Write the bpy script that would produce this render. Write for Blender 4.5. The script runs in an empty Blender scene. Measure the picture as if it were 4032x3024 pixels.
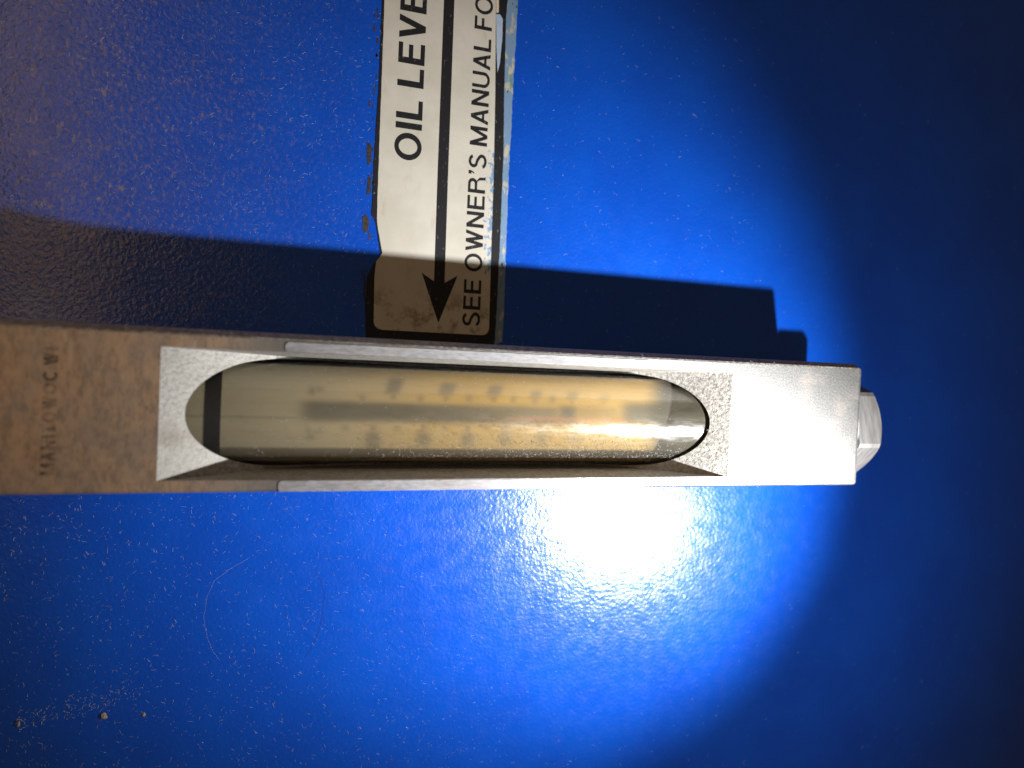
import bpy, bmesh, math, random
import numpy as np
from mathutils import Vector, Matrix, noise
from mathutils.geometry import tessellate_polygon

random.seed(7)
sc = bpy.context.scene
COL = sc.collection
MM = 0.001
# ---------------------------------------------------------------- frame of reference (millimetres on the tank side)
# u runs down the tank side (to the right in the photograph), v across it, d stands out from the sheet
FRAME = Matrix(((0, 1, 0), (0, 0, -1), (-1, 0, 0)))
ORIGIN = Vector((0, 0, 0.9))
def world(p):
    return FRAME @ (Vector(p) * MM) + ORIGIN
YAW, PITCH, ROLL = 0.337888, 0.017453, 0.0423
EYE = Vector((0, 9.79, 166.03))
FPX = 3028.0
WD = -3.5          # height of the sheet's face (the front of the gauge stands at +25)
F_ = Vector((math.sin(YAW) * math.cos(PITCH), -math.sin(PITCH), -math.cos(YAW) * math.cos(PITCH)))
R0 = F_.cross(Vector((0, 1, 0))).normalized()
U0 = R0.cross(F_)
R_ = math.cos(ROLL) * R0 + math.sin(ROLL) * U0
U_ = math.cos(ROLL) * U0 - math.sin(ROLL) * R0
def W(x, y, d=WD):
    """point of the plane at height d (mm) that was measured at pixel x, y of the photograph"""
    r = ((x - 2016) * R_ - (y - 1512) * U_) / FPX + F_
    q = EYE + r * ((d - EYE.z) / r.z)
    return (q.x, q.y)

# ---------------------------------------------------------------- camera
cam = bpy.data.cameras.new('camera')
cam_o = bpy.data.objects.new('camera', cam); COL.objects.link(cam_o)
cam.sensor_width = 36.0
cam.lens = FPX / 4032 * 36.0
cam.clip_start = 0.005; cam.clip_end = 20
m3 = Matrix((R_, U_, -F_)).transposed()
cam_o.matrix_world = Matrix.Translation(world(EYE)) @ (FRAME @ m3).to_4x4()
cam.dof.use_dof = True
cam.dof.focus_distance = 0.163
cam.dof.aperture_fstop = 11.0
sc.camera = cam_o

# ---------------------------------------------------------------- light: dim room, a torch, a warm lamp far to the left
wd = bpy.data.worlds.new('World'); sc.world = wd; wd.use_nodes = True
wd.node_tree.nodes['Background'].inputs[0].default_value = (1.0, 0.80, 0.56, 1)
wd.node_tree.nodes['Background'].inputs[1].default_value = 0.052

def aim(o, frm, to):
    o.location = world(frm)
    o.rotation_euler = (world(to) - world(frm)).to_track_quat('-Z', 'Y').to_euler()

tl = bpy.data.lights.new('torch', 'SPOT')
tl.energy = 3.0; tl.color = (1.0, 0.985, 0.95)
tl.spot_size = math.radians(80); tl.spot_blend = 1.0
tl.shadow_soft_size = 0.0022
torch = bpy.data.objects.new('torch', tl); COL.objects.link(torch)
aim(torch, (144.8, -47, 107.5), (79, -8, WD))
# the same torch's weak spill outside its main beam
sl = bpy.data.lights.new('torch_spill', 'SPOT')
sl.energy = 0.24; sl.color = (0.95, 0.98, 1.0); sl.spot_size = math.radians(150); sl.spot_blend = 1.0; sl.shadow_soft_size = 0.0022
spill = bpy.data.objects.new('torch_spill', sl); COL.objects.link(spill)
aim(spill, (144.8, -47, 107.5), (110, -20, WD))

al = bpy.data.lights.new('room_lamp', 'AREA')
al.shape = 'DISK'; al.size = 0.45; al.energy = 0.50; al.color = (1.0, 0.62, 0.33)
room = bpy.data.objects.new('room_lamp', al); COL.objects.link(room)
aim(room, (-330, 190, 360), (-20, 5, 0))

vs = sc.view_settings
vs.view_transform = 'Standard'; vs.look = 'None'; vs.exposure = 0; vs.gamma = 1
vs.use_curve_mapping = False
sc.render.engine = 'CYCLES'
sc.cycles.use_denoising = True
sc.cycles.max_bounces = 10
sc.cycles.transparent_max_bounces = 12
sc.cycles.sample_clamp_indirect = 4

# ---------------------------------------------------------------- node helpers
class NT:
    def __init__(s, name):
        s.m = bpy.data.materials.new(name); s.m.use_nodes = True
        s.t = s.m.node_tree; s.n = s.t.nodes
        s.b = s.n['Principled BSDF']; s.out = s.n['Material Output']
        s.tc = s.n.new('ShaderNodeTexCoord')
    def link(s, a, b): s.t.links.new(a, b)
    def put(s, sock, v):
        if hasattr(v, 'is_output'): s.link(v, sock)
        else: sock.default_value = v
    def coord(s, scale=(1, 1, 1), loc=(0, 0, 0)):
        mp = s.n.new('ShaderNodeMapping'); mp.inputs['Scale'].default_value = scale; mp.inputs['Location'].default_value = loc
        s.link(s.tc.outputs['Object'], mp.inputs[0]); return mp.outputs[0]
    def noise(s, scale, detail=3, rough=0.55, stretch=(1, 1, 1), loc=(0, 0, 0), dist=0):
        q = s.n.new('ShaderNodeTexNoise'); q.inputs['Scale'].default_value = scale
        q.inputs['Detail'].default_value = detail; q.inputs['Roughness'].default_value = rough; q.inputs['Distortion'].default_value = dist
        s.link(s.coord(stretch, loc), q.inputs['Vector']); return q.outputs[0]
    def voro(s, scale, feature='F1', stretch=(1, 1, 1)):
        q = s.n.new('ShaderNodeTexVoronoi'); q.feature = feature; q.inputs['Scale'].default_value = scale
        s.link(s.coord(stretch), q.inputs['Vector']); return q.outputs[0]
    def ramp(s, v, a, b, lo=0.0, hi=1.0):
        q = s.n.new('ShaderNodeMapRange'); q.interpolation_type = 'SMOOTHSTEP'
        s.put(q.inputs['Value'], v)
        for k, x in (('From Min', a), ('From Max', b), ('To Min', lo), ('To Max', hi)): q.inputs[k].default_value = x
        return q.outputs[0]
    def math(s, op, a, b=0.0):
        q = s.n.new('ShaderNodeMath'); q.operation = op; s.put(q.inputs[0], a); s.put(q.inputs[1], b); return q.outputs[0]
    def mix(s, f, a, b):
        q = s.n.new('ShaderNodeMix'); q.data_type = 'RGBA'
        s.put(q.inputs['Factor'], f)
        for sock, v in ((q.inputs['A'], a), (q.inputs['B'], b)):
            s.put(sock, (*v, 1) if isinstance(v, tuple) and len(v) == 3 else v)
        return q.outputs['Result']
    def axis(s, i):
        q = s.n.new('ShaderNodeSeparateXYZ'); s.link(s.tc.outputs['Object'], q.inputs[0]); return q.outputs[i]
    def bump(s, h, dist, strength=1.0):
        q = s.n.new('ShaderNodeBump'); q.inputs['Distance'].default_value = dist; q.inputs['Strength'].default_value = strength
        s.link(h, q.inputs['Height']); s.link(q.outputs[0], s.b.inputs['Normal']); return q.outputs[0]
    def set(s, color=None, rough=None, metal=None, spec=None, **kw):
        if color is not None: s.put(s.b.inputs['Base Color'], (*color, 1) if isinstance(color, tuple) else color)
        if rough is not None: s.put(s.b.inputs['Roughness'], rough)
        if metal is not None: s.put(s.b.inputs['Metallic'], metal)
        if spec is not None: s.put(s.b.inputs['Specular IOR Level'], spec)
        for k, v in kw.items(): s.put(s.b.inputs[k.replace('_', ' ')], v)
        return s.m

# ---------------------------------------------------------------- materials
def mat_paint():
    n = NT('blue_enamel')
    tone = n.noise(45, 4)
    base = n.mix(n.ramp(tone, .35, .65), (0.001, 0.058, 0.43), (0.001, 0.067, 0.47))
    # grime specks with lamp sheen and glints painted in, thick towards the top of the tank side (small u) above the gauge
    u = n.axis(0); v = n.axis(1)
    zone = n.math('MULTIPLY', n.ramp(u, 0.036, -0.036), n.ramp(v, 0.008, 0.022))
    zone = n.math('MULTIPLY', zone, n.ramp(n.noise(60, 3), .25, .6, .5, 1.0))
    sp = n.noise(1100, 3, .6, (1.0, .7, 1))
    specks = n.math('MULTIPLY', n.ramp(sp, .50, .70), zone)
    base = n.mix(n.math('MULTIPLY', zone, .25), base, (0.045, 0.045, 0.070))
    base = n.mix(n.math('MULTIPLY', specks, .45), base, (0.20, 0.155, 0.14))
    big = n.math('MULTIPLY', n.ramp(n.noise(650, 3, .6, (1.2, .7, 1), (4, 4, 0)), .60, .72), zone)
    base = n.mix(n.math('MULTIPLY', big, .55), base, (0.30, 0.22, 0.16))
    dots = n.ramp(n.noise(1500, 2, .5, (1, 1, 1), (3, 1, 0)), .70, .76)
    base = n.mix(n.math('MULTIPLY', dots, .16), base, (0.35, 0.38, 0.5))
    peel = n.noise(1150, 2.0, .5)
    fine = n.noise(2600, 1, .5)
    wave = n.noise(150, 2, .5)
    h = n.math('ADD', n.math('MULTIPLY', peel, 1.0), n.math('MULTIPLY', fine, .15))
    h = n.math('ADD', h, n.math('MULTIPLY', wave, .35))
    h = n.math('ADD', h, n.math('MULTIPLY', zone, n.math('MULTIPLY', n.noise(1150, 4, .62), 2.6)))
    n.bump(h, 0.000085, 1.0)
    return n.set(base, n.ramp(n.noise(300, 3), .3, .7, .20, .27), 0, .8)

def mat_alu(name, tint=(0.62, 0.61, 0.60), dirt_sheen=(0.20, 0.14, 0.10), dirt_lo=.45, dirt_hi=.75, amount=.8, rough=(.32, .5), stretch=(1, 1, 1), metal=1.0, grain=2600, bumpd=.00003, left=False, var=.72):
    n = NT(name)
    g = n.noise(grain, 3, .6, stretch)
    col = n.mix(n.ramp(g, .3, .7), tuple(c * var for c in tint), tint)
    dm = n.math('MULTIPLY', n.ramp(n.noise(130, 6, .62), dirt_lo, dirt_hi), amount)
    if left:   # brown film on the upper arm: grime plus a warm metal sheen painted as colour
        film = n.math('MULTIPLY', n.ramp(n.axis(0), 0.012, -0.010), n.ramp(n.noise(210, 6, .65, (1, .6, 1)), .2, .7, .62, .97))
        dm = n.math('MAXIMUM', dm, film)
    if left:
        spots = n.ramp(n.noise(620, 8, .78, (1.3, .6, 1), (2, 2, 2)), .40, .66)
        scr = n.ramp(n.noise(500, 3, .6, (1.4, .22, 1), (7, 1, 2)), .62, .70)
        dcol = n.mix(n.math('MULTIPLY', spots, .8), (*dirt_sheen, 1), (dirt_sheen[0] * .36, dirt_sheen[1] * .38, dirt_sheen[2] * .42, 1))
        dcol = n.mix(n.math('MULTIPLY', scr, .45), dcol, (0.68, 0.54, 0.40, 1))
        col = n.mix(dm, col, dcol)
    else:
        col = n.mix(dm, col, dirt_sheen)
    r = n.ramp(g, .25, .75, rough[0], rough[1])
    q = n.math('ADD', g, n.math('MULTIPLY', n.noise(500, 4), .8))
    n.bump(q, bumpd, 1.0)
    mt = n.math('MULTIPLY', n.math('SUBTRACT', 1.0, n.math('MULTIPLY', dm, .65)), metal)
    return n.set(col, r, mt, .5)

def mat_plain(name, color, rough=.6, var=.25, scale=700, bumpd=0, metal=0, spec=.4):
    n = NT(name)
    c = n.mix(n.ramp(n.noise(scale, 5, .6), .3, .7), tuple(x * (1 - var) for x in color), color)
    if bumpd: n.bump(n.noise(scale, 4), bumpd)
    return n.set(c, rough, metal, spec)

def mat_white():
    n = NT('aged_white_vinyl')
    c = n.mix(n.ramp(n.noise(90, 5, .6), .35, .7), (0.47, 0.45, 0.395), (0.53, 0.51, 0.46))
    # faint diagonal smears and brown smudges near the lower end
    sm = n.ramp(n.noise(420, 5, .65, (1, .35, 1)), .56, .74)
    c = n.mix(n.math('MULTIPLY', sm, .35), c, (0.36, 0.30, 0.22))
    low = n.ramp(n.axis(1), 0.030, 0.0215)
    st = n.math('MULTIPLY', n.ramp(n.noise(260, 6, .7), .46, .66), low)
    c = n.mix(n.math('MULTIPLY', st, .75), c, (0.17, 0.12, 0.075))
    # blue paint flecks along the right edge beside the small lettering
    us, _ = W(1890, 800); ue, _ = W(1945, 800)
    vlo = W(1900, 1150)[1] * MM; vhi = W(1900, 560)[1] * MM
    z = n.math('MULTIPLY', n.ramp(n.axis(0), us * MM, ue * MM), n.math('MULTIPLY', n.ramp(n.axis(1), vlo, vlo + .006), n.ramp(n.axis(1), vhi, vhi - .004)))
    fl = n.ramp(n.math('ADD', n.noise(900, 5, .7, (1, .7, 1)), n.math('MULTIPLY', z, .13)), .605, .66)
    fl = n.math('MULTIPLY', fl, n.ramp(z, 0.05, .3))
    c = n.mix(n.math('MULTIPLY', fl, .8), c, (0.06, 0.20, 0.42))
    n.bump(n.noise(900, 3), .00002)
    return n.set(c, .42, 0, .4)

def mat_ink():
    n = NT('black_ink')
    sc_ = n.ramp(n.noise(1500, 4, .65, (1, .5, 1)), .62, .70)
    c = n.mix(n.math('MULTIPLY', sc_, .40), (0.012, 0.012, 0.015), (0.30, 0.30, 0.31))
    return n.set(c, .45, 0, .4)

def mat_residue():
    n = NT('worn_primer')
    a = n.noise(420, 5, .6, (1, .4, 1))
    c = n.mix(n.ramp(a, .56, .62), (0.15, 0.24, 0.38), (0.40, 0.38, 0.30))
    c = n.mix(n.ramp(n.noise(300, 5, .6, (1, .5, 1), (5, 2, 1)), .56, .63), c, (0.11, 0.22, 0.21))
    c = n.mix(n.ramp(n.noise(700, 4, .6, (1, .4, 1), (1, 7, 1)), .62, .68), c, (0.03, 0.025, 0.03))
    n.bump(a, .0001)
    return n.set(c, .5, 0, .3)

def mat_tube():
    n = NT('cloudy_acrylic')
    nodes = n.n
    tr = nodes.new('ShaderNodeBsdfTransparent'); tr.inputs[0].default_value = (0.93, 0.90, 0.82, 1)
    df = nodes.new('ShaderNodeBsdfDiffuse'); pass
    gl = nodes.new('ShaderNodeBsdfAnisotropic') if False else nodes.new('ShaderNodeBsdfGlossy')
    gl.inputs['Color'].default_value = (1, 1, 1, 1)
    n.put(gl.inputs['Roughness'], n.ramp(n.noise(900, 4, .65, (.25, 1, 1)), .35, .7, .17, .30))
    bp = nodes.new('ShaderNodeBump'); bp.inputs['Distance'].default_value = .00002
    n.link(n.noise(700, 4, .6, (.2, 1, 1)), bp.inputs['Height']); n.link(bp.outputs[0], gl.inputs['Normal'])
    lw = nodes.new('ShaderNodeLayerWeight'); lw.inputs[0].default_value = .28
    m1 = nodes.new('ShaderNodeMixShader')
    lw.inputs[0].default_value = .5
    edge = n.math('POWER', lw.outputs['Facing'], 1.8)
    n.put(df.inputs[0], n.mix(n.ramp(edge, 0.0, .35), (0.30, 0.275, 0.21), (0.050, 0.046, 0.036)))  # grazing-angle darkening painted in for the tube's shaded rims
    haze_shade = n.math('MINIMUM', n.math('ADD', n.ramp(n.noise(260, 5, .65, (.3, 1, 1)), .3, .75, .09, .19), n.math('MULTIPLY', edge, .75)), .95)
    n.link(haze_shade, m1.inputs[0]); n.link(tr.outputs[0], m1.inputs[1]); n.link(df.outputs[0], m1.inputs[2])
    lf = nodes.new('ShaderNodeLayerWeight'); lf.inputs[0].default_value = .5
    fres = n.math('ADD', n.math('MULTIPLY', n.math('POWER', lf.outputs['Facing'], 5.0), .9), .075)
    m2 = nodes.new('ShaderNodeMixShader')
    n.link(fres, m2.inputs[0]); n.link(m1.outputs[0], m2.inputs[1]); n.link(gl.outputs[0], m2.inputs[2])
    nodes.remove(n.b); n.link(m2.outputs[0], n.out.inputs[0])
    return n.m

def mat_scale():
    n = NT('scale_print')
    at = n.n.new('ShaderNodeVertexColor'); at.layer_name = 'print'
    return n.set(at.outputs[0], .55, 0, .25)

def mat_stamp():
    n = NT('worn_stamp_ink')
    m = n.n.new('ShaderNodeMixShader'); tr = n.n.new('ShaderNodeBsdfTransparent')
    n.put(m.inputs[0], n.ramp(n.noise(380, 5, .65), .3, .66, .46, .06))
    n.link(tr.outputs[0], m.inputs[1]); n.link(n.b.outputs[0], m.inputs[2]); n.link(m.outputs[0], n.out.inputs[0])
    return n.set((0.030, 0.030, 0.026), .6, 0, .2)

M = dict(
    paint=mat_paint(),
    alu=mat_alu('dull_aluminium', tint=(0.50, 0.50, 0.505), left=True, var=.93, dirt_sheen=(0.58, 0.39, 0.255), amount=.3, rough=(.355, .405), bumpd=.00002),
    bare=mat_alu('bare_milled_aluminium', tint=(0.36, 0.36, 0.385), amount=.3, rough=(.5, .66), stretch=(.25, 1, 1), metal=.4),
    nut=mat_alu('turned_aluminium', tint=(0.25, 0.247, 0.25), amount=.2, rough=(.5, .62), stretch=(1, .15, .15), metal=.55, grain=900),
    white=mat_white(), ink=mat_ink(), residue=mat_residue(), tube=mat_tube(), scale=mat_scale(), stamp=mat_stamp(),
    rubber=mat_plain('black_rubber', (0.010, 0.010, 0.010), .6, .3),
    pale=mat_plain('pale_blue_primer', (0.36, 0.45, 0.60), .5, .12),
    cream=mat_plain('cream_vinyl', (0.62, 0.55, 0.42), .5, .15),
    grime=mat_plain('dark_adhesive', (0.045, 0.035, 0.032), .6, .6, 1500, .0001),
    lint=mat_plain('lint_fibre', (0.55, 0.55, 0.58), .8, .4, 90),
    dark=mat_plain('dark_mark', (0.05, 0.04, 0.06), .7, .3),
    crumb=mat_plain('sandy_crumb', (0.40, 0.34, 0.24), .8, .4, 2500, .0001),
    bluef=mat_plain('blue_fibre', (0.05, 0.18, 0.55), .9, .2, spec=.05),
)
# milled recess of the housing shows bright grainy metal: second slot of the housing
M['ramp'] = mat_alu('bead_blasted_recess', tint=(0.47, 0.455, 0.43), dirt_sheen=(0.16, 0.12, 0.085), dirt_lo=.5, dirt_hi=.8, amount=.55, rough=(.5, .7), metal=.35, grain=1500, bumpd=.00016, var=.5)

# ---------------------------------------------------------------- mesh helpers (all input in mm in the u, v, d frame)
def tag(o, label=None, cat=None, group=None, kind=None):
    for k, v in (('label', label), ('category', cat), ('group', group), ('kind', kind)):
        if v: o[k] = v
    return o
def place(o, parent, lift=0.0):
    COL.objects.link(o)
    if parent is not None: o.parent = parent
    else:
        o.matrix_world = Matrix.Translation(world((0, 0, lift))) @ FRAME.to_4x4()
    return o
def empty(name, parent=None, lift=0.0):
    o = bpy.data.objects.new(name, None); o.empty_display_size = .01
    return place(o, parent, lift)
def mesh(name, verts, faces, mat, parent=None, smooth=False, mats=None, lift=0.0):
    me = bpy.data.meshes.new(name)
    me.from_pydata([tuple(c * MM for c in v) for v in verts], [], faces)
    for mm in (mats or [mat]): me.materials.append(mm)
    if smooth: me.polygons.foreach_set('use_smooth', [True] * len(me.polygons))
    me.update()
    return place(bpy.data.objects.new(name, me), parent, lift)
def from_bm(name, bm, mat, parent=None, smooth=False, lift=0.0):
    me = bpy.data.meshes.new(name); bm.to_mesh(me); bm.free()
    me.materials.append(mat)
    if smooth: me.polygons.foreach_set('use_smooth', [True] * len(me.polygons))
    return place(bpy.data.objects.new(name, me), parent, lift)
def sheet(name, pts, d0, d1, mat, parent):
    """flat cut-out of outline pts (u, v) standing from d0 to d1"""
    n = len(pts)
    a = sum(pts[i][0] * pts[(i + 1) % n][1] - pts[(i + 1) % n][0] * pts[i][1] for i in range(n))
    if a < 0: pts = pts[::-1]
    V = [(x, y, d1) for x, y in pts] + [(x, y, d0) for x, y in pts]
    tris = tessellate_polygon([[Vector((x, y, 0)) for x, y in pts]])
    F = []
    for t in tris:
        p, q, r = (Vector(pts[i]) for i in t)
        t = tuple(t) if (q - p).cross(r - p) > 0 else tuple(t)[::-1]
        F.append(t)
    F += [(i, i + n, (i + 1) % n + n, (i + 1) % n) for i in range(n)]
    F = [tuple(reversed(f)) if len(f) == 4 else f for f in F]
    F = [(f[0], f[3], f[2], f[1]) if len(f) == 4 else f for f in F]
    return mesh(name, V, F, mat, parent)
def px(pts, d=WD): return [W(x, y, d) for x, y in pts]
def rough_edge(pts, step=.6, amp=.12, seed=0.0, closed=True):
    out = []
    n = len(pts)
    for i in range(n if closed else n - 1):
        a = Vector(pts[i]); b = Vector(pts[(i + 1) % n]); L = (b - a).length
        k = max(1, int(L / step))
        for j in range(k):
            p = a + (b - a) * (j / k)
            nn = noise.noise_vector(Vector((p.x * .9 + seed, p.y * .9, seed))) + .6 * noise.noise_vector(Vector((p.x * 3 + seed, p.y * 3, 5)))
            out.append((p.x + nn.x * amp, p.y + nn.y * amp))
    return out
def round_corner(a, c, b, r, n=8):
    a, b, c = Vector(a), Vector(b), Vector(c)
    p = c + (a - c).normalized() * r; q = c + (b - c).normalized() * r
    return [tuple((1 - t) ** 2 * p + 2 * t * (1 - t) * c + t * t * q) for t in (k / n for k in range(n + 1))]

def fibre(V, F, path, r, sides=3):
    base = len(V)
    n = len(path)
    for i, p in enumerate(path):
        p = Vector(p)
        t = (Vector(path[min(i + 1, n - 1)]) - Vector(path[max(i - 1, 0)])).normalized()
        a = t.cross(Vector((0, 0, 1)))
        if a.length < 1e-4: a = Vector((1, 0, 0))
        a.normalize(); b = a.cross(t)
        rr = r * (1 if 0 < i < n - 1 else .6)
        for k in range(sides):
            th = 2 * math.pi * k / sides + math.pi / 2
            V.append(tuple(p + (a * math.cos(th) + b * math.sin(th)) * rr))
    for i in range(n - 1):
        for k in range(sides):
            k2 = (k + 1) % sides
            F.append((base + i * sides + k, base + i * sides + k2, base + (i + 1) * sides + k2, base + (i + 1) * sides + k))
    F.append(tuple(base + k for k in reversed(range(sides))))
    F.append(tuple(base + (n - 1) * sides + k for k in range(sides)))

# ---------------------------------------------------------------- the tank side: flat sheet that rolls over at its upper end
RB, UB = 95.0, -19.0
def wall_d(u):
    if u >= UB: return 0.0
    x = min(UB - u, RB * .999)
    return math.sqrt(RB * RB - x * x) - RB
prof = [(420, 0), (220, 0), (120, 0), (60, 0), (20, 0), (0, 0), (UB, 0)]
for k in range(1, 31):
    a = math.pi / 2 * k / 30
    prof.append((UB - RB * math.sin(a), RB * math.cos(a) - RB))
prof.append((UB - RB, -RB - 220))
inner = [(u, d - 4) for u, d in prof[:7]] + [(UB - (RB - 4) * math.sin(math.pi / 2 * k / 30), (RB - 4) * math.cos(math.pi / 2 * k / 30) - RB) for k in range(1, 31)] + [(UB - RB + 4, -RB - 220)]
VS = [-320, -160, -80, -40, 0, 40, 80, 160, 320]
V, F = [], []
npf = len(prof)
for v in VS: V += [(u, v, d) for u, d in prof]
off = len(V)
for v in VS: V += [(u, v, d) for u, d in inner]
for j in range(len(VS) - 1):
    for i in range(npf - 1):
        a = j * npf + i
        F.append((a, a + npf, a + npf + 1, a + 1))
        F.append((off + a, off + a + 1, off + a + npf + 1, off + a + npf))
tank = mesh('tank_wall', V, F, M['paint'], smooth=True, lift=WD)
tag(tank, 'glossy blue enamelled steel tank side behind the sight gauge', kind='structure')

# raised wrinkles in the enamel that show inside the torch reflection
for pts in ([(2548, 2148), (2536, 2166), (2538, 2190), (2550, 2212)], [(2412, 2290), (2424, 2296), (2436, 2304), (2452, 2296), (2464, 2297)],
            [(2470, 2322), (2490, 2318), (2520, 2314), (2545, 2300), (2558, 2294), (2563, 2322)], [(2662, 2222), (2656, 2238), (2650, 2246)]):
    V, F = [], []
    fibre(V, F, [(*W(x, y), .02) for x, y in pts], .11, 6)
    mesh('paint_wrinkle', V, F, M['bluef'], tank, True)

# ---------------------------------------------------------------- sight gauge
g = empty('sight_gauge')
tag(g, 'aluminium oil sight gauge with a clear tube set in a milled slot', 'sight gauge')
T = 25.0
U0_, U1_ = -48.5, 134.9
VT, VB = 14.7, -13.4
CD = 12.0                  # tube axis height
CB = 12.4; RBORE = 10.25; RT = 9.72
RL0, RL1, RR0, RR1 = -12.9, 7.8, 100.3, 80.5

def profile_bar():
    pts = []
    def arc(cv, cd, r, a0, a1, n):
        for k in range(n + 1):
            a = math.radians(a0 + (a1 - a0) * k / n); pts.append((cv + r * math.cos(a), cd + r * math.sin(a)))
    r1, r2 = 1.1, .7
    pts += [(VT, T - 2.1), (VT - .12, T - 1.6), (13.75, T - .25), (13.4, T)]
    arc(VB + r2, T - r2, r2, 90, 180, 5)
    pts.append((VB, WD + .06)); pts.append((VT, WD + .06))
    return pts
def prism_u(pts, u0, u1, ends=0.0):
    n = len(pts)
    cv = sum(p[0] for p in pts) / n; cdd = sum(p[1] for p in pts) / n
    V = []
    rings = [(u0, 1 - ends), (u0 + (.5 if ends else 0.001), 1), (u1 - (.5 if ends else .001), 1), (u1, 1 - ends)]
    for u, s in rings: V += [(u, cv + (a - cv) * s, cdd + (b - cdd) * s) for a, b in pts]
    F = [tuple(range(n))[::-1]]
    for j in range(3):
        for i in range(n):
            k = (i + 1) % n
            F.append((j * n + i, j * n + k, (j + 1) * n + k, (j + 1) * n + i))
    F.append(tuple(3 * n + i for i in range(n)))
    return V, F
def fix(o):
    bm = bmesh.new(); bm.from_mesh(o.data); bmesh.ops.recalc_face_normals(bm, faces=bm.faces); bm.to_mesh(o.data); bm.free()

hv, hf = prism_u(profile_bar(), U0_, U1_, .012)
housing = mesh('housing', hv, hf, M['alu'], g, mats=[M['alu'], M['ramp'], M['bare']])
fix(housing)
# cutters: the slot has flared sides and ramps that ease out towards the middle
ht, hb, hl = 11.35, -11.25, 10.42
def half(d): return (d - 10.0) / (T - 10.0)
sec = [(-17.9, T + 3), (-9.3, 22.8), (0.5, 16.9), (6.0, 14.0), (12, 11.9), (20, 10.6), (32, 10.0),
       (62, 10.0), (72, 10.7), (78, 11.9), (83, 14.0), (88, 17.0), (96.3, 22.6), (104.5, T + 3)]
cv_ = [(u, hl + (ht - hl) * half(d), d) for u, d in sec] + [(u, -hl + (hb + hl) * half(d), d) for u, d in sec]
ns = len(sec)
cf_ = [tuple(range(ns)), tuple(range(ns, 2 * ns))[::-1]] + [(i, (i + 1) % ns, ns + (i + 1) % ns, ns + i) for i in range(ns)]
slot = mesh('slot_cutter', cv_, cf_, M['ramp'], g, mats=[M['alu'], M['ramp'], M['bare']]); fix(slot)
for p in slot.data.polygons: p.material_index = 1
N = 96
bv = [(u, RBORE * math.sin(2 * math.pi * k / N), CB + RBORE * math.cos(2 * math.pi * k / N)) for u in (-34, 124) for k in range(N)]
bfc = [tuple(range(N)), tuple(range(N, 2 * N))] + [(k, (k + 1) % N, N + (k + 1) % N, N + k) for k in range(N)]
bore = mesh('bore_cutter', bv, bfc, M['ramp'], g, mats=[M['alu'], M['ramp'], M['bare']]); fix(bore)
for p in bore.data.polygons: p.material_index = 1
for c in (slot, bore):
    md = housing.modifiers.new('cut', 'BOOLEAN'); md.operation = 'DIFFERENCE'; md.object = c; md.solver = 'EXACT'
bpy.context.view_layer.update()
dg = bpy.context.evaluated_depsgraph_get()
newme = bpy.data.meshes.new_from_object(housing.evaluated_get(dg))
housing.modifiers.clear(); housing.data = newme
for c in (slot, bore): bpy.data.objects.remove(c, do_unlink=True)
for p in housing.data.polygons:          # the dusty chamfer along the upper edge
    if p.normal.y > .3 and p.normal.z > .1 and p.center.y > 13.2 * MM: p.material_index = 1

# bare milled pads along both rims of the slot
def pad(u0, u1, v0, v1, rl, seed, slant=0.0):
    pts = []
    for k in range(9):
        a = math.pi / 2 + math.pi / 2 * k / 8; pts.append((u0 + rl + rl * math.cos(a), v1 - rl + rl * math.sin(a)))
    r2 = min(rl * .7, (v1 - v0) * .45)
    for k in range(7):
        a = math.pi + math.pi / 2 * k / 6; pts.append((u0 + r2 + r2 * math.cos(a), v0 + r2 + r2 * math.sin(a)))
    pts += [(u1 - slant, v0), (u1, v1)]
    return rough_edge(pts, .7, .05, seed)
sheet('milled_pad', pad(7.0, 79.2, 11.45, 13.15, .8, 3.1, .4), T - .2, T + .16, M['bare'], g)
sheet('milled_pad', pad(6.7, 80.6, -13.3, -11.38, .7, 8.7, 1.0), T - .2, T + .16, M['bare'], g)

# tube, seal ring, scale strip behind the tube
def pipe(name, u0, u1, r, cd, mat, a0=0, a1=360, nu=1, na=96, inner=None, parent=g):
    V, F = [], []
    full = (a1 - a0) == 360
    cnt = na if full else na + 1
    rings = []
    for i in range(nu + 1):
        u = u0 + (u1 - u0) * i / nu
        rings.append(len(V))
        for k in range(cnt):
            a = math.radians(a0 + (a1 - a0) * k / na)
            V.append((u, r * math.sin(a), cd + r * math.cos(a)))
    for i in range(nu):
        for k in range(na):
            k2 = (k + 1) % cnt
            F.append((rings[i] + k, rings[i + 1] + k, rings[i + 1] + k2, rings[i] + k2))
    return mesh(name, V, F, mat, parent, True)
tube = pipe('sight_tube', -33, 123, RT, CD, M['tube'], nu=4)
tube['label'] = 'clear tube clouded by old oil'
ringv = []
V, F = [], []
na = 96
for (u, r) in ((-6.1, RT + .015), (-6.1, RT + .12), (-3.3, RT + .12), (-3.3, RT + .015)):
    V += [(u, r * math.sin(2 * math.pi * k / na), CD + r * math.cos(2 * math.pi * k / na)) for k in range(na)]
for j in range(4):
    for k in range(na):
        a, b = j * na, ((j + 1) % 4) * na
        F.append((a + k, a + (k + 1) % na, b + (k + 1) % na, b + k))
seal = mesh('seal_ring', V, F, M['rubber'], g); fix(seal)

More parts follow.
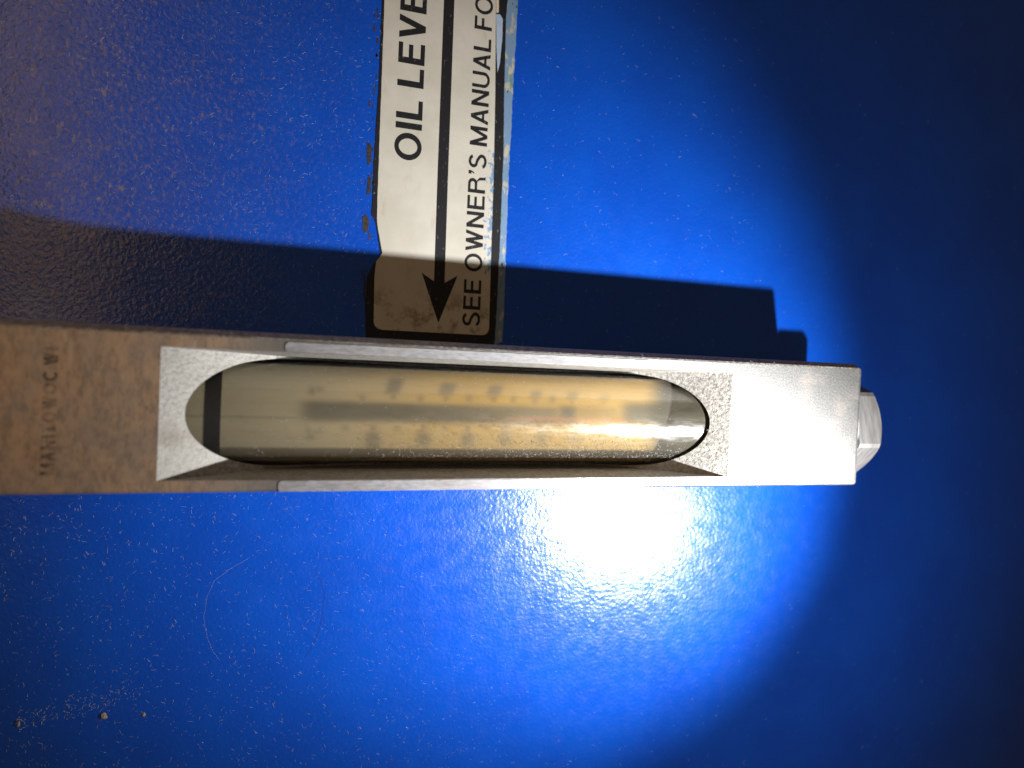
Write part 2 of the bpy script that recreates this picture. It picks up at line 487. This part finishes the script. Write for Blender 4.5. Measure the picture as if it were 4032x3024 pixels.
# marks seen on the scale strip: (px x, px y) centres and half sizes, all softened by the oil
RS, SAG, RISE = 9.1, .8, 3.0
def strip_uv(x, y):
    u, v = W(x, y, CD - 5)
    for _ in range(6):
        d = CD + RISE - SAG * math.sqrt(max(1 - (min(abs(v), RS - .01) / RS) ** 2, 0))
        u, v = W(x, y, d)
    return u, v
def soft(a, lo, hi, s): return .5 * (np.tanh((a - lo) / s) - np.tanh((a - hi) / s))
nu_, na_ = 620, 90
uu = np.linspace(-33, 123, nu_ + 1)
aa = np.radians(np.linspace(90, 270, na_ + 1))
UU, AA = np.meshgrid(uu, aa, indexing='ij')
VV = RS * np.sin(AA); DD = CD + RISE + SAG * np.cos(AA)
dens = np.zeros_like(UU); red = np.zeros_like(UU)
def box(x0, x1, y0, y1, k, su=.35, sv=.28, tgt=None):
    u0, v0 = strip_uv(x0, (y0 + y1) / 2); u1, _ = strip_uv(x1, (y0 + y1) / 2)
    xm = (x0 + x1) / 2
    vb = strip_uv(xm, y1)[1]; vt = strip_uv(xm, y0)[1]
    # lean with the roll of the strip is nil: boxes are square to the strip
    f = 1.15 * k * soft(UU, u0, u1, su * 1.7) * soft(VV, vb, vt, sv * 1.7)
    t_ = dens if tgt is None else tgt
    np.maximum(t_, f, out=t_)
def slantbox(x0, x1, y0, y1, lean, k, su=.4, sv=.3):
    u0, _ = strip_uv(x0, (y0 + y1) / 2); u1, _ = strip_uv(x1, (y0 + y1) / 2)
    xm = (x0 + x1) / 2
    vb = strip_uv(xm, y1)[1]; vt = strip_uv(xm, y0)[1]
    sh = (VV - (vb + vt) / 2) * lean
    np.maximum(dens, k * 1.15 * soft(UU - sh, u0, u1, su * 1.6) * soft(VV, vb, vt, sv * 1.6), out=dens)
# thermometer stem (dark), its near end soft
u0, v0 = strip_uv(1190, 1615); u1, _ = strip_uv(2120, 1625)
vt = strip_uv(1600, 1588)[1]; vb = strip_uv(1600, 1664)[1]
stem = .92 * soft(UU, u0, u1 + 6, 1.6) * soft(VV, vb, vt, .55) * (1 - .25 * np.clip((UU - u0 - 30) / 25, 0, 1))
np.maximum(dens, stem, out=dens)
box(2100, 2460, 1600, 1650, .42, 2.0, .6)
box(2195, 2272, 1598, 1668, .85, .8, .4)
box(2450, 2740, 1588, 1672, .85, 1.0, .5)
ur = strip_uv(2010, 1655)[0]; ue = strip_uv(2450, 1655)[0]
vr = strip_uv(2250, 1653)[1]
red += .45 * soft(UU, ur, ue, 2.0) * np.exp(-((VV - vr) / .55) ** 2)
# seam line towards the left end
vs_ = strip_uv(950, 1642)[1]; us_ = strip_uv(1200, 1640)[0]
np.maximum(dens, .35 * soft(UU, -40, us_, 1.0) * np.exp(-((VV - vs_) / .28) ** 2), out=dens)
# degree letters at the start of the two scales
for (x0, x1, y0, y1) in ((1216, 1240, 1520, 1556), (1240, 1275, 1522, 1540), (1207, 1222, 1680, 1706), (1222, 1262, 1696, 1706), (1256, 1268, 1680, 1704), (1206, 1234, 1712, 1730)):
    box(x0, x1, y0, y1, .5, .3, .25)
# minor ticks and numerals above (leaning) and below the stem
for x, w_ in ((1427, 11), (1656, 11), (1847, 10), (2020, 9), (2175, 9)): box(x - w_, x + w_, 1556, 1590, .5, .35, .3)
for x, w_ in ((1360, 12), (1563, 11), (1750, 11), (1915, 10)): box(x - w_, x + w_, 1672, 1696, .5, .35, .3)
for x0, x1, y0, y1, k in ((1524, 1582, 1488, 1562, .62), (1732, 1790, 1508, 1568, .62), (1922, 1975, 1516, 1572, .58), (2088, 2132, 1538, 1580, .5), (2234, 2276, 1542, 1586, .45), (2362, 2400, 1556, 1590, .35)):
    slantbox(x0, x1, y0, y1 - 12, .28, k); box((x0 + x1) / 2 - 14, (x0 + x1) / 2 + 6, y1 - 16, y1 + 14, k * .9)
for x0, x1, y0, y1, k in ((1440, 1496, 1702, 1768, .62), (1640, 1694, 1702, 1756, .62), (1815, 1864, 1704, 1758, .58), (1968, 2012, 1700, 1752, .5), (2112, 2152, 1700, 1750, .45), (2240, 2290, 1702, 1745, .3)):
    box(x0, x1, y0, y1, k, .45, .4); box((x0 + x1) / 2 - 11, (x0 + x1) / 2 + 11, 1668, y0 + 6, k * .9)
tcol = np.clip((UU - 8) / 34, 0, 1)[..., None]
base = (1 - tcol) * np.array([.31, .28, .215]) + tcol * np.array([.33, .215, .060])
rng = np.random.default_rng(3)
streak = np.repeat(np.cumsum(rng.normal(0, .02, na_ + 1))[None, :], nu_ + 1, 0)
base = base * (1 + np.clip(streak - streak.mean(), -.08, .08))[..., None]
inkc = np.array([.060, .056, .046])
end_shade = np.clip((UU - 83.5) / 7, 0, 1); end_shade = (end_shade * end_shade * (3 - 2 * end_shade))[..., None]  # strip end darkened in the colour to merge with the ramp lip's shadow
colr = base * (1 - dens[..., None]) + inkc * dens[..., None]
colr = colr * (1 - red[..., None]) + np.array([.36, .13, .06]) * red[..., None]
colr = colr * (1 - end_shade) + np.array([.010, .010, .009]) * end_shade
V = np.stack([UU, VV, DD], -1).reshape(-1, 3)
idx = np.arange((nu_ + 1) * (na_ + 1)).reshape(nu_ + 1, na_ + 1)
F = np.stack([idx[:-1, :-1], idx[1:, :-1], idx[1:, 1:], idx[:-1, 1:]], -1).reshape(-1, 4)
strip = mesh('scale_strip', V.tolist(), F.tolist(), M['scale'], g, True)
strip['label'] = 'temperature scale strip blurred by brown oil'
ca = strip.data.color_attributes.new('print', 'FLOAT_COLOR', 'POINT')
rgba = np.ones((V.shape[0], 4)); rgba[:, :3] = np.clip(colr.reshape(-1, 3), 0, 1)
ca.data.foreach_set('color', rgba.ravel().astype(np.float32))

# hexagon plug nuts with a turned chamfer at the ends, each on a round washer
def hexnut(u0, u1, cv, cd, R, name='end_nut'):
    sgn = 1 if u1 > u0 else -1
    NS = 72
    def hexr(a):
        a = (a + math.radians(17)) % (math.pi / 3) - math.pi / 6
        return R * math.cos(math.pi / 6) / math.cos(a)
    rings = []
    L = abs(u1 - u0)
    rc = R * .868
    V, F = [], []
    for s in range(9):
        ring = []
        for k in range(NS):
            a = 2 * math.pi * k / NS; rh = hexr(a)
            # intersection of the hexagon with the chamfer cone
            over = max(0, rh - rc)
            top = L - over * .75
            x = top * s / 8
            V.append((u0 + sgn * x, cv + rh * math.sin(a), cd + rh * math.cos(a)))
    for k in range(NS):
        a = 2 * math.pi * k / NS
        V.append((u0 + sgn * (L + .25), cv + rc * .97 * math.sin(a), cd + rc * .97 * math.cos(a)))
    for s in range(9):
        for k in range(NS):
            F.append((s * NS + k, s * NS + (k + 1) % NS, (s + 1) * NS + (k + 1) % NS, (s + 1) * NS + k))
    F.append(tuple(9 * NS + k for k in range(NS)))
    F.append(tuple(k for k in range(NS))[::-1])
    o = mesh(name, V, F, M['nut'], g); fix(o); return o
def washer(u0, u1, cv, cd, r):
    V, F = [], []; NS = 72
    for u, rr in ((u0, r), (u0 + (u1 - u0) * .8, r), (u1, r - .2)):
        V += [(u, cv + rr * math.sin(2 * math.pi * k / NS), cd + rr * math.cos(2 * math.pi * k / NS)) for k in range(NS)]
    for s in range(2):
        for k in range(NS): F.append((s * NS + k, s * NS + (k + 1) % NS, (s + 1) * NS + (k + 1) % NS, (s + 1) * NS + k))
    F.append(tuple(range(NS))); F.append(tuple(2 * NS + k for k in range(NS)))
    o = mesh('washer', V, F, M['bare'], g); fix(o); return o
washer(U1_ - .05, U1_ + 1.3, -.6, 12.8, 11.3); hexnut(U1_ + 1.3, 143.4, -.6, 12.4, 12.6)
washer(U0_ + .05, U0_ - 1.3, -.6, 12.8, 11.3); hexnut(U0_ - 1.3, U0_ - 8.1, -.6, 12.8, 11.6)

# ---------------------------------------------------------------- lettering
def glyph(c, w):
    """sans capital of cap height 1 and stroke w as convex-ish outlines; returns (list of outlines, width)"""
    q = []
    k = w * 1.1
    def para(x0, y0, x1, y1, ww=None):
        ww = ww or k
        q.append([(x0, y0), (x0 + ww, y0), (x1 + ww, y1), (x1, y1)])
    def rect(x0, y0, x1, y1): q.append([(x0, y0), (x1, y0), (x1, y1), (x0, y1)])
    def ribbon(P, closed=False):
        P = [Vector(p) for p in P]; n = len(P)
        Lf, Rt = [], []
        for i in range(n):
            a = P[(i - 1) % n] if closed or i else P[i]; b = P[(i + 1) % n] if closed or i < n - 1 else P[i]
            t = (b - a).normalized(); nn = Vector((-t.y, t.x)) * w / 2
            Lf.append(P[i] + nn); Rt.append(P[i] - nn)
        for i in range(n if closed else n - 1):
            j = (i + 1) % n
            q.append([tuple(Lf[i]), tuple(Lf[j]), tuple(Rt[j]), tuple(Rt[i])])
    def ell(cx, cy, rx, ry, a0, a1, n=28):
        return [(cx + rx * math.cos(math.radians(a0 + (a1 - a0) * i / n)), cy + ry * math.sin(math.radians(a0 + (a1 - a0) * i / n))) for i in range(n + 1)]
    h = w / 2
    if c == 'I': rect(0, 0, k, 1); return q, k
    if c == 'L': rect(0, 0, k, 1); rect(k, 0, .56, w); return q, .56
    if c == 'E': rect(0, 0, k, 1); rect(k, 0, .61, w); rect(k, 1 - w, .60, 1); rect(k, .53 - h, .56, .53 + h); return q, .61
    if c == 'F': rect(0, 0, k, 1); rect(k, 1 - w, .57, 1); rect(k, .52 - h, .51, .52 + h); return q, .57
    if c == 'T': rect(.31 - k / 2, 0, .31 + k / 2, 1 - w); rect(0, 1 - w, .62, 1); return q, .62
    if c == 'V': para(0, 1, .34 - k / 2, 0); para(.68 - k, 1, .34 - k / 2, 0); return q, .68
    if c == 'A': para(0, 0, .35 - k / 2, 1); para(.70 - k, 0, .35 - k / 2, 1); rect(.16, .23, .54, .23 + w * .9); return q, .70
    if c == 'W':
        for x0, x1 in ((0, .22), (.47 - k / 2, .22), (.47 - k / 2, .72 - k), (.94 - k, .72 - k)): para(x0, 1, x1, 0, k * .95)
        return q, .94
    if c == 'M': rect(0, 0, k, 1); rect(.84 - k, 0, .84, 1); para(0, 1, .42 - k / 2, 0); para(.84 - k, 1, .42 - k / 2, 0); return q, .84
    if c == 'N': rect(0, 0, k, 1); rect(.70 - k, 0, .70, 1); para(0, 1, .70 - k * 1.05, 0, k * 1.05); return q, .70
    if c == 'U': ribbon([(h, 1), (h, .34)] + ell(.35, .34, .35 - h, .34 - h + .01, 180, 360, 18) + [(.70 - h, .34), (.70 - h, 1)]); return q, .70
    if c == 'O': ribbon(ell(.40, .5, .40 - h, .52 - h, 0, 360, 40)[:-1], True); return q, .80
    if c == 'C': ribbon(ell(.38, .5, .38 - h, .52 - h, 42, 318, 36)); return q, .72
    if c == 'S':
        up = ell(.31, .735, .29 - h, .285 - h, 15, 235, 18); lo = ell(.32, .265, .32 - h, .285 - h, 55, -165, 18)
        ribbon(up[:-1] + [(.25, .555), (.36, .515)] + lo[1:]); return q, .64
    if c == 'R':
        rect(0, 0, k, 1)
        ribbon([(k, 1 - h), (.40, 1 - h)] + ell(.40, .735, .25 - h, .265 - h, 90, -90, 14) + [(.40, .47 + h), (k, .47 + h)])
        q.append([(.40, .50), (.52, .45), (.58, .32), (.60, .0), (.60 + k, 0), (.60 + k - .04, .06), (.58 + k * .75, .34), (.58, .48), (.50, .53)]); return q, .71
    if c == "'": q.append([(0, 1), (k, 1), (k, .84), (k * .55, .68), (k * .1, .66), (k * .5, .84), (0, .84)]); return q, k
    return q, .26
def run(sx, w, sp=.115):
    x = 0; out = []
    for c in sx:
        q, adv = glyph(c, w)
        out += [[(a + x, b) for a, b in o] for o in q]
        x += adv + (sp if c != ' ' else 0)
    return out, x - sp
def lettering(name, s, probe, v_start, v_end, u_base, u_cap, d, mat, parent, weight):
    """print s so that probe (its beginning) runs from v_start to v_end, capitals from u_base to u_cap"""
    _, wid = run(probe or s, weight)
    outs, _ = run(s, weight)
    sx = (v_end - v_start) / wid; sy = u_cap - u_base
    V, F = [], []
    for i, o in enumerate(outs):
        b = len(V); n = len(o)
        top = d + .0004 * (i % 6)
        P = [(u_base + y * sy, v_start + x * sx) for x, y in o]
        V += [(a, c, top) for a, c in P] + [(a, c, d - .015) for a, c in P]
        for t in tessellate_polygon([[Vector((a, c, 0)) for a, c in P]]):
            p_, q_, r_ = (Vector(P[j]) for j in t)
            cr = (q_ - p_).cross(r_ - p_)
            F.append(tuple(b + j for j in (t if cr > 0 else t[::-1])))
        for j in range(n): F.append((b + j, b + n + j, b + n + (j + 1) % n, b + (j + 1) % n))
    return mesh(name, V, F, mat, parent)

# worn maker's stamp on the upper arm of the housing
lettering('stamp_lettering', 'MANITOWOC WI', None, W(185, 1872, T)[1], W(198, 1366, T)[1], W(222, 1620, T)[0], W(165, 1620, T)[0], T + .03, M['stamp'], g, .21)

# ---------------------------------------------------------------- sticker
st = empty('oil_level_sticker', lift=WD)
tag(st, 'white and black oil level sticker with a down arrow above the gauge', 'sticker')
blk = [(1440, 1330), (1437, 1200), (1445, 1090), (1470, 1038), (1488, 1014), (1500, 996), (1494, 975), (1488, 930), (1480, 882), (1473, 862), (1464, 850),
       (1466, 800), (1470, 700), (1475, 600), (1484, 450), (1490, 370), (1497, 200), (1505, 0), (1509, -170),
       (2003, -170), (1999, 0), (1992, 70), (1989, 200), (1984, 400), (1982, 600), (1976, 750), (1966, 1000), (1956, 1200), (1950, 1300), (1945, 1362), (1700, 1348)]
sheet('backing', rough_edge(px(blk), .7, .07, 1.0), 0.01, .12, M['ink'], st)
A_, B_ = W(1470.5, 1297), W(1924, 1321)
wl = [(1474, 1090), (1481, 1030), (1497, 1009), (1505, 996), (1501, 975), (1493, 930), (1486, 890), (1484, 858), (1486.5, 750), (1489, 692), (1500, 380), (1513.7, 0), (1519, -160)]
wr = [(1956, -160), (1952, 0), (1949, 380), (1943, 692), (1933, 1000), (1925, 1253)]
left = rough_edge(px(wl), .8, .05, 2.0, False)
face = left + [W(1519, -160)] + px(wr)[:-1]
face += round_corner(W(1933, 1000), B_, A_, 1.9) + round_corner(B_, A_, W(1474, 1090), 2.1)
sheet('face', face, .12, .16, M['white'], st)
ar = [(1742 + 10, -160), (1747.5, 0), (1722, 692), (1709.5, 1070), (1708, 1108), (1660, 1074), (1725, 1272), (1801, 1086), (1750, 1114), (1751, 1074), (1763.5, 692), (1788.8, 0), (1794, -160)]
sheet('arrow', px(ar), .16, .18, M['ink'], st)
lettering('lettering', 'OIL LEVEL', 'OIL LEV', W(1600, 631)[1], W(1620, 63)[1], W(1661, 500)[0], W(1557, 500)[0], .18, M['ink'], st, .165)
lettering('lettering', "SEE OWNER'S MANUAL FOR", "SEE OWNER'S MANUAL", W(1855, 1285)[1], W(1890, 150)[1], W(1894, 1122)[0], W(1826, 1122)[0], .18, M['ink'], st, .145)
res = [(2003, -170), (1999, 0), (1992, 70), (1989, 200), (1984, 400), (1982, 600), (1976, 750), (1966, 1000), (1956, 1200), (1950, 1300), (1945, 1362)]
ro = [(1978, 1345), (1985, 1200), (1991, 1000), (1999, 800), (2006, 620), (2013, 500), (2022, 300), (2031, 150), (2039, 0), (2046, -170)]
sheet('worn_margin', rough_edge(px(res), .8, .05, 1.0, False) + [W(1946, 1360)] + rough_edge(px(ro), .5, .13, 4.0, False) + [W(2046, -170)], .01, .09, M['residue'], st)
sheet('peeled_patch', rough_edge(px([(1952, 57), (1968, 58), (1979, 76), (1977, 150), (1967, 250), (1958, 287), (1954, 200)]), .5, .03, 6.), .16, .175, M['pale'], st)
sheet('vinyl_sliver', px([(1953, -160), (1966, -160), (1963, 50), (1953, 52)]), .16, .17, M['cream'], st)
for i, pts in enumerate(([(1440, 845), (1450, 850), (1453, 880), (1444, 915), (1434, 920), (1427, 890), (1428, 858)],
                         [(1452, 690), (1462, 700), (1458, 760), (1446, 770), (1444, 730)],
                         [(1446, 560), (1462, 570), (1461, 640), (1448, 650), (1443, 600)], [(1433, 1080), (1440, 1085), (1436, 1180), (1430, 1180)])):
    sheet('adhesive_residue', rough_edge(px(pts), .3, .30, 10. + i), .005, .06, M['grime'], st)
for i in range(34):
    y = random.uniform(0, 1300); x = 1508 - y * .034 - abs(random.gauss(0, 1)) * 16 - 12
    a_, b_ = random.uniform(2, 6), random.uniform(3, 20)
    pts = [(x + a_ * math.cos(t) * random.uniform(.6, 1.2), y + b_ * math.sin(t) * random.uniform(.6, 1.2)) for t in (k * .7854 for k in range(8))]
    sheet('adhesive_residue', px(pts), .004, .03, M['grime'], st)

# ---------------------------------------------------------------- lint, crumbs and curved marks
def lint_on(V, F, u, v, dfun, L, r, curl):
    a = random.uniform(0, 2 * math.pi); n = 4
    path = []
    x, y = u, v
    for i in range(n):
        path.append((x, y, dfun(x, y) + r * .7 + (.04 * random.random())))
        x += math.cos(a) * L / (n - 1); y += math.sin(a) * L / (n - 1)
        a += random.uniform(-curl, curl)
    fibre(V, F, path, r)
def flat(u, v): return wall_d(u)
V, F = [], []
cnt = 0
while cnt < 6500:
    x, y = random.uniform(-30, 4060), random.uniform(-30, 3050)
    u, v = W(x, y)
    if -15 < v < 16 and u < 146: continue
    wgt = .9 if x < 2000 else .28
    if x > 3000: wgt = .10
    if x < 400: wgt *= .75
    if random.random() > wgt: continue
    L = random.choice((.15, .2, .25, .35, .5, .8)) * random.uniform(.7, 1.4)
    lint_on(V, F, u, v, flat, L, random.uniform(.012, .032), .9); cnt += 1
for _ in range(170):        # dusty scuff trailing across the lower left
    t = random.random(); x = 60 + 480 * t + random.gauss(0, 26); y = 2868 - 150 * t + random.gauss(0, 20)
    u, v = W(x, y)
    lint_on(V, F, u, v, flat, random.choice((.15, .3, .6)), random.uniform(.015, .05), 1.6)
o = mesh('wall_lint', V, F, M['lint'], lift=WD)
tag(o, 'fine pale lint and dust clinging to the blue paint', 'lint', kind='stuff')

V, F = [], []
def tube_d(u, v): return CD + math.sqrt(max(RT * RT - v * v, 0))
def ramp_d(u, v):
    for (a, b), (c, e_) in zip(sec, sec[1:]):
        if a <= u <= c: return b + (e_ - b) * (u - a) / (c - a)
    return T
def front(u, v): return T
for _ in range(1500):       # lower flank of the tube, thicker to the right
    u = random.uniform(0, 95) if random.random() < .25 else random.triangular(20, 96, 80)
    v = -random.triangular(3.0, 9.0, 8.0)
    lint_on(V, F, u, v, tube_d, random.choice((.12, .2, .3, .6)), random.uniform(.02, .04), 1.2)
for _ in range(160):
    lint_on(V, F, random.uniform(0, 92), random.uniform(-3, 9), tube_d, random.choice((.15, .25, .5)), random.uniform(.02, .035), 1.0)
for _ in range(1500):       # fuzz on the right-hand ramp
    u = random.uniform(84, 99.8); v = random.uniform(-10.8, 10.8)
    d = ramp_d(u, v)
    if v * v + (d - CB) ** 2 < RBORE ** 2 + 1: continue
    lint_on(V, F, u, v, ramp_d, random.choice((.3, .5, .8)), random.uniform(.015, .03), 1.2)
for _ in range(120):        # tufts along the upper and lower rims
    u = random.uniform(-40, 133); s = random.random() < .7
    v = 13.6 if s else -13.2
    lint_on(V, F, u, v + random.uniform(-.3, .3), (lambda a, b: T - .5), random.choice((.3, .5, .9)), random.uniform(.015, .03), 1.3)
o = mesh('gauge_lint', V, F, M['lint'])
tag(o, 'pale lint fuzz stuck to the tube and recess of the gauge', 'lint', kind='stuff')

def mark(label, pts, r, mat, d=0.03, dfun=None):  # thin raised curve drawn for a faint ring mark in the paint
    V, F = [], []
    P = []
    for i in range(len(pts) - 1):
        a, b = Vector(W(*pts[i])), Vector(W(*pts[i + 1]))
        for j in range(5):
            p = a + (b - a) * j / 5
            nn = noise.noise_vector(Vector((p.x * 1.3, p.y * 1.3, 2)))
            P.append((p.x + nn.x * .12, p.y + nn.y * .12, d + abs(nn.z) * .05))
    P.append((*W(*pts[-1]), d))
    fibre(V, F, P, r, 5)
    return tag(mesh('mark', V, F, mat, lift=WD), label, 'mark')
mark('long pale curved hair on the blue paint below the gauge', [(985, 2195), (905, 2240), (845, 2285), (815, 2350), (802, 2430), (815, 2510), (838, 2565), (865, 2600)], .013, M['lint'])
mark('thin dark curved hair on the blue paint, right of the pale hair', [(1235, 2240), (1268, 2290), (1279, 2345), (1270, 2420), (1258, 2480), (1232, 2540), (1200, 2590)], .018, M['dark'])
V, F = [], []
vv = W(1405, 1806, 15)
P = [(W(1388, 1804, 17)[0] + i * .45, -8.55 - i * .02, tube_d(0, -8.55) + .05) for i in range(5)]
fibre(V, F, P, .055, 5)
tag(mesh('blue_fibre', V, F, M['bluef']), 'tiny bright blue fibre lying on the lower edge of the tube', 'fibre')

def crumb(label, x, y, s, st_=(1, 1, .6), seed=0):
    bm = bmesh.new(); bmesh.ops.create_icosphere(bm, subdivisions=2, radius=1)
    c = W(x, y)
    for v in bm.verts:
        k = 1 + .8 * noise.noise(v.co * 2.3 + Vector((seed, 0, 0)))
        v.co = Vector(((c[0] + v.co.x * s * st_[0] * k), (c[1] + v.co.y * s * st_[1] * k), wall_d(c[0]) + s * .4 + v.co.z * s * st_[2] * k)) * MM
    return tag(from_bm('crumb', bm, M['crumb'], None, lift=WD), label, 'crumb')
crumb('larger sandy crumb on the blue paint at the lower left', 410, 2818, .55, seed=1)
crumb('smaller sandy crumb to the right of the larger crumb', 567, 2813, .34, seed=4)
crumb('slender pale crumb nearest the lower left corner', 63, 2868, .48, (.45, 1.3, .5), 8)
